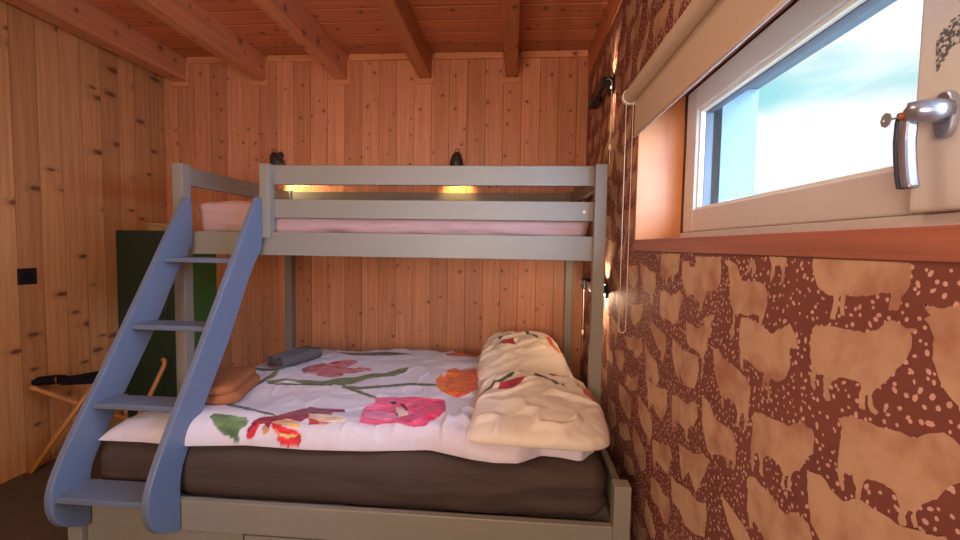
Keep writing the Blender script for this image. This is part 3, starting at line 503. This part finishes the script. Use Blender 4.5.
# ------------------------------------------------------------------ duvet
NX, NY = 470, 330
ey = np.array(EDGE); sx = np.linspace(-1.53, .352, NX)
yfr = np.interp(sx, ey[:, 0], ey[:, 1]); 
k = np.ones(7)/7; yfr = np.convolve(np.pad(yfr, 3, 'edge'), k, 'valid')
T = np.linspace(0, 1, NY)**1.12
X = np.repeat(sx[:, None], NY, 1); Yk = 2.81+.06*np.clip(sx+.3, 0, 1)-.02*np.cos(sx*5)
Y = yfr[:, None]+(Yk-yfr)[:, None]*T[None, :]
xl = -1.50-.03*np.cos(3*(Y-1.5))-.0*Y + .03*np.exp(-((Y-1.51)/.08)**2)*-1
X = xl+(X+1.53)/(1.882)*(.355-xl)
dl, dr_, df, db = X-xl, .355-X, Y-yfr[:, None], Yk[:, None]-Y
Z = np.zeros_like(X)
flatX, flatY = X.ravel(), Y.ravel()
def nz(ax, ay, s): return np.array([noise.noise(Vector((a*ax, b*ay, s))) for a, b in zip(flatX, flatY)]).reshape(X.shape)
n1, n2, n3 = nz(3.2, 4.2, .3), nz(9, 11, 2.1), nz(26, 10, 5.5)
def shoulder(d, w): q = np.clip(d/w, 0, 1); return np.sqrt(np.clip(1-(1-q)**2, 0, 1))
sh = shoulder(df, .055)*shoulder(db, .05)*shoulder(dl, .07+.05*np.exp(-((Y-1.51)/.2)**2))*shoulder(dr_, .05)
rid = 1-np.abs(nz(8, 4.5, 8.8)+.3*n2)*3.2                      # ridged creases
wr_amt = .5+.9*np.exp(-((X+.25)/.28)**2)
h = .066+.016*n1+.007*n2+.0035*n3*wr_amt+.020*np.clip(rid-.42, 0, 1)*wr_amt
h += .018*np.exp(-((df-.11)/.07)**2)*(X > -2)           # puffed front hem
h += .012*np.exp(-((X-.05)/.2)**2-((df-.05)/.08)**2)
scal = 1+.22*np.sin(X*34+5*n1)*np.exp(-(df/.05)**2)*np.clip((X+.3)*4, 0, 1)
Z = .508+h*sh*scal
bm = None
verts = np.stack([X, Y, Z], -1).reshape(-1, 3)
low = verts.copy(); low[:, 2] = .5065
low2 = low.reshape(NX, NY, 3)
ii = np.arange(NX*NY).reshape(NX, NY)
quads = np.stack([ii[:-1, :-1], ii[1:, :-1], ii[1:, 1:], ii[:-1, 1:]], -1).reshape(-1, 4)
# coarse bottom made of the border loop
loop = list(ii[:, 0])+list(ii[-1, 1:])+list(ii[::-1, -1][1:])+list(ii[0, ::-1][1:-1])
nb = len(verts); lv = low[loop]; allv = np.concatenate([verts, lv])
faces = quads.tolist(); L_ = len(loop)
for a in range(L_): b = (a+1) % L_; faces.append([int(loop[b]), int(loop[a]), nb+a, nb+b])
faces.append([nb+a for a in range(L_)][::-1])
me = D.meshes.new('duvet'); me.from_pydata(allv.tolist(), [], faces); me.update()
du = D.objects.new('duvet', me); COL.objects.link(du); me.materials.append(M['tulip'])
for p in me.polygons: p.use_smooth = len(p.vertices) == 4
base = np.array(lin((214, 204, 212)))
cols = np.tile(base, (len(allv), 1)); vx, vy = allv[:, 0], allv[:, 1]
jx = np.array([noise.noise(Vector((a*30, b*30, 1.))) for a, b in zip(vx, vy)])*.006
jy = np.array([noise.noise(Vector((a*30, b*30, 7.))) for a, b in zip(vx, vy)])*.006
st = np.array([noise.noise(Vector((a*14, b*70, 3.))) for a, b in zip(vx, vy)])
drop = (.578-1.27)/(allv[:, 2]-1.27)                     # the print runs on over the hem and follows the puffs
qx, qy = vx*drop+jx, vy*drop+jy
rdg = np.array([abs(noise.noise(Vector((a*13, b*46, 9.)))) for a, b in zip(vx, vy)])
for poly, c1, c2 in PRINT:
    m_ = pip(qx, qy, poly)
    if not m_.any(): continue
    a = np.array(lin(c1)); b = np.array(lin(c2 or c1)); xs = vx[m_]; f = ((xs-xs.min())/max(1e-6, xs.max()-xs.min()))
    if c2: f = np.clip(f*.65+1.0*st[m_]+.15, 0, 1)
    cols[m_] = (a+(b-a)*f[:, None])*(1+.35*st[m_])[:, None]*(np.where((rdg[m_] < .05) & (c2 is not None), .7, 1.)*np.where((rdg[m_] > .30) & (c2 is not None) & (c1[0] > 150), 1.18, 1.))[:, None]
colour(me, cols)
tag(du, 'white cotton duvet printed with large pink, red and orange tulips', 'duvet')
# ------------------------------------------------------------------ pillows
def pillow(name, c, hx, hy, th, rot, label, prints, seed, droop=None, base=(232, 216, 198), n=110, power=2.6):
    us = np.linspace(-1, 1, n); U, V = np.meshgrid(us, us, indexing='ij')
    pin = 1-.02*(1-V**2)-.07*np.abs(V)**6; piny = 1-.02*(1-U**2)-.07*np.abs(U)**6
    Px = U*pin*hx*(1-.0*V); Py = V*piny*hy
    e = (1-np.abs(U)**power)*(1-np.abs(V)**power); T_ = np.clip(e, 0, 1)**.42*th
    fl = U.ravel(), V.ravel()
    N1 = np.array([noise.noise(Vector((a*1.6+seed, b*1.6, .5))) for a, b in zip(*fl)]).reshape(U.shape)
    N2 = np.array([1-abs(noise.noise(Vector((a*1.1+b*1.1+seed, (b-a*.6)*3.4+seed, 1.5))))*2.6 for a, b in zip(*fl)]).reshape(U.shape)
    rimf = np.clip(e*6, 0, 1)
    top = T_*(1+.22*N1)+.028*np.clip(N2-.35, 0, 1)*rimf
    bot = -T_*.28
    R_ = Matrix.Rotation(rot[2], 3, 'Z') @ Matrix.Rotation(rot[1], 3, 'Y') @ Matrix.Rotation(rot[0], 3, 'X')
    R_ = np.array(R_)
    vs = []
    for Zl in (top, bot):
        P = np.stack([Px, Py, Zl], -1).reshape(-1, 3) @ R_.T + np.array(c)
        vs.append(P)
    if droop:
        for P in vs: droop(P, U.ravel(), V.ravel())
    nn = n*n; ii = np.arange(nn).reshape(n, n)
    q = np.stack([ii[:-1, :-1], ii[1:, :-1], ii[1:, 1:], ii[:-1, 1:]], -1).reshape(-1, 4)
    av = np.concatenate(vs)
    border = np.zeros((n, n), bool); border[0] = border[-1] = True; border[:, 0] = border[:, -1] = True
    mp = np.arange(2*nn); bi = ii[border]; mp[nn+bi] = bi
    q2 = mp[(q[:, ::-1]+nn)]
    me = D.meshes.new(name); me.from_pydata(av.tolist(), [], q.tolist()+q2.tolist()); me.validate(); me.update()
    bm = bmesh.new(); bm.from_mesh(me); lo = [v for v in bm.verts if not v.link_faces]
    o = D.objects.new(name, me); COL.objects.link(o); me.materials.append(M['tulip'])
    for p in me.polygons: p.use_smooth = True
    cc = np.tile(np.array(lin(base)), (len(me.vertices), 1)); u2 = np.tile(U.ravel(), 2); v2 = np.tile(V.ravel(), 2); topm = np.arange(2*nn) < nn
    nzv = np.array([noise.noise(Vector((a*9, b*9, seed))) for a, b in zip(u2, v2)])
    for poly, c1 in prints:
        m_ = pip(u2+nzv*.03, v2+nzv*.03, poly) & topm
        cc[m_] = np.array(lin(c1))*(1+.5*nzv[m_])[:, None]
    colour(me, cc); bm.free()
    # remove loose duplicates of the rim
    bm = bmesh.new(); bm.from_mesh(me); bmesh.ops.delete(bm, geom=[v for v in bm.verts if not v.link_faces], context='VERTS'); bm.to_mesh(me); bm.free()
    tag(o, label, 'pillow', 'tulip pillows on the lower bunk'); return o
CR, LF, OR, ST = (165, 40, 60), (70, 75, 45), (205, 85, 35), (80, 85, 60)
def dr1(P, U, V):
    P[:, 2] -= .015*np.clip(U, 0, 1)**2*np.clip(.4-V, 0, 1.4)
    P[:, 1] += .075*np.clip(U, 0, 1)**3*np.clip(-V, 0, 1); P[:, 0] -= .06*np.clip(U, 0, 1)*np.clip(V, 0, 1)
pillow('pillow', (.118, 1.81, .588), .27, .32, .078, (math.radians(3), 0, math.radians(-2)), 'plump white tulip pillow lying nearest the bed front', [
    ([(-.68,.20),(-.54,.46),(-.40,.44),(-.26,.54),(-.12,.42),(-.26,.32),(-.42,.16)], CR),
    ([(-.98, .15), (-.7, .45), (-.42, .72), (-.40, .69), (-.66, .38), (-.95, .10)], ST),
    ([(-.05,.66),(.15,.64),(.35,.5),(.47,.22),(.40,.24),(.28,.43),(.12,.55),(-.08,.59)], LF),
    ([(.14,.78),(.38,.84),(.64,.66),(.64,.58),(.40,.68)], CR),
    ([(.70,.52),(.88,.42),(1,.0),(.92,-.12),(.76,.2)], OR)], 2.2, dr1)
def dr2(P, U, V):
    P[:, 0] -= .04*np.clip(V, 0, 1)*np.clip(U, 0, 1); P[:, 0] += .05*np.clip(V, 0, 1)*np.clip(-U, 0, 1)
pillow('pillow', (.062, 2.56, .605), .255, .33, .086, (math.radians(9), 0, math.radians(1)), 'white tulip pillow tilted up behind the nearer pillow', [
    ([(-.55, .0), (-.48, .35), (-.25, .38), (-.12, .1), (-.35, .02)], CR),
    ([(-.62, .42), (-.3, .78), (.1, .86), (.42, .62), (.48, .28), (.40, .35), (.30, .60), (.08, .74), (-.3, .66), (-.58, .36)], LF),
    ([(.62, .62), (.78, .5), (.97, -.2), (.90, -.25), (.74, .1), (.64, .4)], OR)], 8.1, dr2)
# ------------------------------------------------------------------ things on the duvet
bm = bmesh.new()
ca = Vector((-1.245, 1.69)); cb = Vector((-1.335, 2.05)); dirv = (cb-ca).normalized(); nrm = Vector((dirv.y, -dirv.x))
def cush(ys, half, th, z0, off, seed):
    rings = []; N = 24
    for i, t in enumerate(ys):
        c = ca+(cb-ca)*t+nrm*off; taper = min(1, math.sqrt(max(0, 1-abs(2*t-1)**6))+.05)
        ring = []
        for k in range(N):
            a = 2*math.pi*k/N; u = math.copysign(abs(math.cos(a))**.5, math.cos(a))*half*taper; w = math.copysign(abs(math.sin(a))**.5, math.sin(a))*th*taper
            w += .006*noise.noise(Vector((u*20+seed, t*6, w*20)))
            ring.append(bm.verts.new((c.x+nrm.x*u, c.y+nrm.y*u, z0+w)))
        rings.append(ring)
    for a, b in zip(rings, rings[1:]):
        for k in range(N): bm.faces.new((a[k], a[(k+1) % N], b[(k+1) % N], b[k]))
    bm.faces.new(rings[0][::-1]); bm.faces.new(rings[-1])
ys = [i/30 for i in range(31)]
cush(ys, .105, .030, .602, .0, 1)
tb = link('folded_blanket', bm, M['terra'], smooth=True); tag(tb, 'terracotta brown fleece folded into a thick slab on the duvet by the ladder', 'folded blanket')
bm = bmesh.new(); cush(ys, .096, .024, .638, -.010, 5); link('upper_fold', bm, M['terra'], tb, smooth=True)
tw = tag(empty('rolled_towel', (-1.38, 2.55, .58)), 'dark grey towel rolled up at the far left of the duvet', 'towel')
def roll(a, b, r, turns, seed):
    bm = bmesh.new(); a, b = Vector(a), Vector(b); d = (b-a).normalized(); s = d.cross(Vector((0, 0, 1))).normalized(); u = Vector((0, 0, 1))
    N = 70; th = r/(turns+.6)*.42; rings = []
    for q in range(13):
        c = a+(b-a)*q/12; o_, i_ = [], []
        for k in range(N+1):
            t = k/N; an = -2*math.pi*turns*t; rr = r*(.16+.84*t)*(1+.06*noise.noise(Vector((an*.6+seed, q*.4, 1))))
            e = (s*math.cos(an)+u*math.sin(an)*.8)
            o_.append(bm.verts.new(c+e*rr)); i_.append(bm.verts.new(c+e*max(.001, rr-th)))
        rings.append(o_+i_[::-1])
    m = len(rings[0])
    for x, y in zip(rings, rings[1:]):
        for k in range(m): bm.faces.new((x[k], x[(k+1) % m], y[(k+1) % m], y[k]))
    for R_, fl in ((rings[0], 1), (rings[-1], 0)):
        for k in range(N): bm.faces.new((R_[k], R_[k+1], R_[m-2-k], R_[m-1-k]))
    return bm
link('roll', roll((-1.310, 2.27, .622), (-1.215, 2.50, .63), .044, 2.4, 1), M['greytowel'], tw, smooth=True)
link('roll', roll((-1.245, 2.24, .622), (-1.14, 2.47, .628), .043, 2.2, 4), M['greytowel'], tw, smooth=True)
# ------------------------------------------------------------------ cabinet, socket
cb_ = tag(empty('green_cabinet', (-2.42, 2.9, 0)), 'tall dark green cabinet standing in the corner behind the ladder', 'cabinet')
part('body', M['gl'], [(XL+.003, -2.226, 2.718, YB-.004, 0, 1.332)], cb_, .002, 'side in window-lit green')
part('front_panel', M['gd'], [(XL+.004, -2.226, 2.699, 2.7175, .02, 1.330)], cb_, .002, 'shade-darkened green door')
bm = bmesh.new(); tube(bm, [(-2.26, 2.70, .70), (-2.26, 2.682, .70), (-2.26, 2.682, .84), (-2.26, 2.70, .84)], .004, 8); link('handle', bm, M['black'], cb_)
bm = bmesh.new()
for i in range(4):
    c = (-2.39+.0*i, 2.80, 1.336+.0115*i+.006); tube(bm, [(c[0]+(.062+.004*i)*math.cos(a)*1.2, c[1]+(.05+.003*i)*math.sin(a), c[2]) for a in [2*math.pi*k/24 for k in range(25)]], .0065, 8, False)
tube(bm, [(-2.39, 2.80, 1.3335), (-2.39, 2.80, 1.338)], .062, 20)
tag(link('wicker_basket', bm, M['wicker'], smooth=True), 'small pale wicker basket on top of the green cabinet', 'basket')
so = tag(empty('wall_socket', (XL, 2.16, 1.065)), 'black square wall socket on the left board wall', 'wall socket')
part('cover_plate', M['black'], [(XL+.0008, XL+.010, 2.117, 2.207, 1.02, 1.108)], so, .002)
bm = bmesh.new(); tube(bm, [(XL+.0095, 2.162, 1.064), (XL+.0115, 2.162, 1.064)], .023, 20); link('socket_insert', bm, M['blackcloth'], so)
# ------------------------------------------------------------------ folding stool
fs = tag(empty('folding_stool', (-2.38, 2.35, 0)), 'folding stool of yellow wooden rods with black canvas seat beside the ladder', 'stool')
def rod(pts, r=.013, nm='leg'):
    bm = bmesh.new(); tube(bm, pts, r, 12); return link(nm, bm, M['bamboo'], fs, smooth=True)
rod([(-2.555, 2.095, .014), (-2.43, 2.24, .32), (-2.355, 2.325, .505)])
rod([(-2.56, 2.115, .475), (-2.54, 2.135, .455), (-2.42, 2.265, .325), (-2.15, 2.62, .014)])
rod([(-2.27, 2.30, .014), (-2.222, 2.50, .312), (-2.200, 2.59, .478), (-2.205, 2.60, .503), (-2.222, 2.60, .512)])
rod([(-2.20, 2.33, .014), (-2.36, 2.47, .20), (-2.432, 2.55, .287)], .012)
bm = bmesh.new()
tube(bm, [(-2.528, 2.095, .502), (-2.515, 2.115, .508), (-2.47, 2.17, .503), (-2.452, 2.195, .497), (-2.44, 2.21, .494)], [.012, .024, .026, .024, .016], 14)
link('seat_sling', bm, M['blackcloth'], fs, smooth=True)
bm = bmesh.new()
A_ = [(-2.44, 2.19, .500, .012), (-2.36, 2.30, .490, .026), (-2.31, 2.38, .484, .034)]
prev = None
for x, y, z, w in A_:
    r4 = [bm.verts.new((x-.02, y-.02, z+w)), bm.verts.new((x+.06, y-.08, z+w*.8)), bm.verts.new((x+.06, y-.08, z-w*.8)), bm.verts.new((x-.02, y-.02, z-w))]
    if prev:
        for k in range(4): bm.faces.new((prev[k], prev[(k+1) % 4], r4[(k+1) % 4], r4[k]))
    else: bm.faces.new(r4)
    prev = r4
bm.faces.new(prev[::-1]); link('seat', bm, M['blackcloth'], fs, bevel=.006)
bm = bmesh.new(); tube(bm, [(-2.452, 2.150, .520), (-2.444, 2.142, .505), (-2.452, 2.150, .49)], .004, 8); link('buckle', bm, M['brass'], fs)
# ------------------------------------------------------------------ lamps
def reading_lamp(y0, y1, z, label, cordy, cordz, knobz, cx=.47):
    r = tag(empty('reading_lamp', (.49, (y0+y1)/2, z)), label, 'wall lamp', 'black wall lamps on the cow wallpaper')
    part('wall_plate', M['black'], [(XR-.014, XR-.0012, y0, y0+.10, z-.045, z+.03)], r, .003)
    part('lamp_arm', M['black'], [(.430, .480, y0+.0, y0+.045, z-.022, z+.022), (.426, .452, y0+.02, y1-.05, z-.026, z+.022)], r, .003)
    part('lamp_head', M['black'], [(.418, .478, y1-.11, y1, z-.030, z+.026)], r, .006)
    for za, zb in ((z+.0222, z+.0245), (z-.0245, z-.0222)): bm = bmesh.new(); box(bm, .4765, .4785, y0+.008, y0+.038, za, zb); link('light_strip', bm, M['bulbw'], r)
    bm = bmesh.new(); c = [(cx-.02, cordy+.016, z+.004), (cx-.012, cordy+.003, z+.008), (cx, cordy-.010, z-.012), (cx, cordy-.014, z-.06), (cx, cordy-.014, cordz)]
    tube(bm, c, .0017, 6); link('pull_cord', bm, M['cord'], r, smooth=True)
    bm = bmesh.new(); lathe(bm, [(.002, .016), (.006, .010), (.008, 0), (.007, -.012), (.003, -.018)], (cx, cordy-.014, knobz), 12); link('cord_knob', bm, M['cord'], r, smooth=True)
    return r
reading_lamp(2.29, 2.66, 2.105, 'black wall lamp with pull cord high on the cow wallpaper beside the blind', 2.276, 1.69, 1.77)
reading_lamp(2.30, 2.74, 1.052, 'black wall lamp with pull cord low on the wallpaper behind the bunk post', 2.66, .60, .76, .424)
def spot(name, loc, to, e, c, size=1.0, r=.01, blend=.6):
    l = D.lights.new(name, 'SPOT'); l.energy = e; l.color = c; l.spot_size = size; l.spot_blend = blend; l.shadow_soft_size = r
    o = D.objects.new(name, l); COL.objects.link(o); o.location = loc; o.rotation_euler = (Vector(to)-Vector(loc)).to_track_quat('-Z', 'Y').to_euler(); return o
def bell(x, tilt, label, sc=1.):
    r = tag(empty('wall_lamp', (x, YB, 1.86)), label, 'wall lamp', 'small bell lamps on the board wall over the upper bunk')
    y = YB-.075
    bm = bmesh.new()
    prof = [(.008, .047), (.018, .042), (.030, .024), (.041, -.004), (.046, -.026), (.046, -.052), (.043, -.056), (.040, -.045), (.018, .0), (.004, .01)]
    lathe(bm, [(a*sc, b*sc) for a, b in prof], (0, 0, 0), 28)
    bmesh.ops.rotate(bm, verts=bm.verts, cent=(0, 0, 0), matrix=Matrix.Rotation(tilt, 3, 'Y')); bmesh.ops.translate(bm, verts=bm.verts, vec=(x, y, 1.865))
    link('lamp_shade', bm, M['lampm'], r, smooth=True)
    top = Vector((x, y, 1.865))+Matrix.Rotation(tilt, 3, 'Y') @ Vector((0, 0, .045*sc))
    bm = bmesh.new(); cc = top+Vector((.006, 0, .013)); tube(bm, [cc+Vector((.013*math.cos(a), 0, .013*math.sin(a))) for a in [2*math.pi*k/16 for k in range(17)]], .003, 8, False); link('ring', bm, M['lampm'], r, smooth=True)
    bm = bmesh.new(); tube(bm, [top-Vector((0, 0, .005)), top+Vector((0, .03, .004)), (x, YB-.012, top.z-.004)], .006, 10); tube(bm, [(x, YB-.013, top.z-.004), (x, YB-.001, top.z-.004)], .024, 20); link('wall_arm', bm, M['lampm'], r)
    bm = bmesh.new(); bmesh.ops.create_uvsphere(bm, u_segments=14, v_segments=10, radius=.016); bmesh.ops.translate(bm, verts=bm.verts, vec=Vector((x, y, 1.865))+Matrix.Rotation(tilt, 3, 'Y') @ Vector((0, 0, -.022*sc))); link('bulb', bm, M['bulb'], r, smooth=True)
    return r
w1 = bell(-1.715, math.radians(-24), 'small dark tilted bell lamp on the back wall above the guard post of the ladder', 1.05)
w2 = bell(-.408, 0, 'small dark upright bell lamp on the back wall above the middle of the upper rail')
spot('bell_light', (-1.66, YB-.09, 1.80), (-1.52, YB-.01, 1.62), 16, (1, .78, .42), 1.7, .015)
spot('bell_light', (-.408, YB-.09, 1.80), (-.40, YB-.01, 1.62), 12, (1, .72, .28), 1.5, .015)
for z, dz in ((2.13, 1), (2.075, -1)): spot('lamp_light', (.440, 2.31, z), (.500, 2.32, z+dz*.10), 3.0, (1, .80, .52), 1.35, .012, .9)
for z, dz in ((1.08, 1), (1.025, -1)): spot('lamp_light', (.455, 2.325, z), (.500, 2.33, z+dz*.14), 4.0, (1, .82, .60), 1.4, .006)
# ------------------------------------------------------------------ light
pt = D.lights.new('lamp_glow', 'POINT'); pt.energy = 3.2; pt.color = (1, .70, .46); pt.shadow_soft_size = .02
po_ = D.objects.new('lamp_glow', pt); COL.objects.link(po_); po_.location = (.40, 2.50, 1.0)
def area(name, loc, to, e, c, sx_, sy_):
    l = D.lights.new(name, 'AREA'); l.energy = e; l.color = c; l.shape = 'RECTANGLE'; l.size = sx_; l.size_y = sy_
    o = D.objects.new(name, l); COL.objects.link(o); o.location = loc; o.rotation_euler = (Vector(to)-Vector(loc)).to_track_quat('-Z', 'Y').to_euler(); return o
area('ceiling_fill', (-.7, .9, 2.42), (-.7, 1.0, 0), 9, (1, .74, .54), .5, .5)  # unseen warm fill under the ceiling, added to brighten the room
area('room_fill', (-.5, -1.3, 1.35), (-.3, 3.0, 1.3), 54, (1, .77, .60), 1.1, .9)  # unseen fill behind the camera, added to brighten the wall under the bunk
wd = D.worlds.new('sky'); SC.world = wd; wd.use_nodes = True; t = wd.node_tree; t.nodes.clear()
def N(ty, **kw):
    n = t.nodes.new(ty)
    for k, v in kw.items(): setattr(n, k, v)
    return n
out = N('ShaderNodeOutputWorld'); bg = N('ShaderNodeBackground'); t.links.new(bg.outputs[0], out.inputs[0])
tc = N('ShaderNodeTexCoord'); mp = N('ShaderNodeMapping'); mp.inputs['Scale'].default_value = (1.0, 1.0, 3.2); mp.inputs['Location'].default_value = SKYLOC; t.links.new(tc.outputs['Generated'], mp.inputs[0])
nzn = N('ShaderNodeTexNoise'); nzn.inputs['Scale'].default_value = 2.2; nzn.inputs['Detail'].default_value = 4; nzn.inputs['Roughness'].default_value = .45; t.links.new(mp.outputs[0], nzn.inputs[0])
mr = N('ShaderNodeMapRange', interpolation_type='SMOOTHSTEP'); mr.inputs[1].default_value = .37; mr.inputs[2].default_value = .53; t.links.new(nzn.outputs[0], mr.inputs[0])
mx = N('ShaderNodeMix', data_type='RGBA'); mx.inputs[6].default_value = (.42, .86, .95, 1); mx.inputs[7].default_value = (1.15, 1.15, 1.15, 1); t.links.new(mr.outputs[0], mx.inputs[0])
# bright blue sky lobe added out of view to light the ladder through the window
vm = N('ShaderNodeVectorMath', operation='DOT_PRODUCT'); vm.inputs[1].default_value = Vector((.8, -.45, .4)).normalized(); t.links.new(tc.outputs['Generated'], vm.inputs[0])
m2 = N('ShaderNodeMapRange', interpolation_type='SMOOTHSTEP'); m2.inputs[1].default_value = .42; m2.inputs[2].default_value = .95; m2.inputs[3].default_value = 1.0; m2.inputs[4].default_value = LOBE_GAIN; t.links.new(vm.outputs['Value'], m2.inputs[0])
mb = N('ShaderNodeMix', data_type='RGBA'); mb.inputs[7].default_value = (.40, .60, 1.0, 1); t.links.new(mx.outputs[2], mb.inputs[6]); m3 = N('ShaderNodeMapRange'); m3.inputs[1].default_value = .42; m3.inputs[2].default_value = .6; t.links.new(vm.outputs['Value'], m3.inputs[0]); t.links.new(m3.outputs[0], mb.inputs[0]); t.links.new(mb.outputs[2], bg.inputs[0]); t.links.new(m2.outputs[0], bg.inputs[1])
pl_ = D.lights.new('window_portal', 'AREA'); pl_.shape = 'RECTANGLE'; pl_.size = 2.05; pl_.size_y = .55; pl_.cycles.is_portal = True
po = D.objects.new('window_portal', pl_); COL.objects.link(po); po.location = (XO+.02, .68, 1.6); po.rotation_euler = (Vector((-1, 0, 0))).to_track_quat('-Z', 'Z').to_euler()
# ------------------------------------------------------------------ camera
cam = D.cameras.new('camera'); co = D.objects.new('camera', cam); COL.objects.link(co); SC.camera = co
r_, u_, f_ = CAM
co.matrix_world = Matrix(((r_[0], u_[0], -f_[0], 0), (r_[1], u_[1], -f_[1], 0), (r_[2], u_[2], -f_[2], 1.27), (0, 0, 0, 1)))
cam.lens = 438.09/960*36; cam.sensor_width = 36; cam.clip_start = .02
SC.view_settings.view_transform = 'Standard'; SC.view_settings.look = 'None'; SC.view_settings.gamma = 1; SC.view_settings.use_curve_mapping = False
SC.view_settings.exposure = EXPO
SC.cycles.use_denoising = True; SC.cycles.max_bounces = 10; SC.cycles.diffuse_bounces = 6; SC.cycles.sample_clamp_indirect = 6
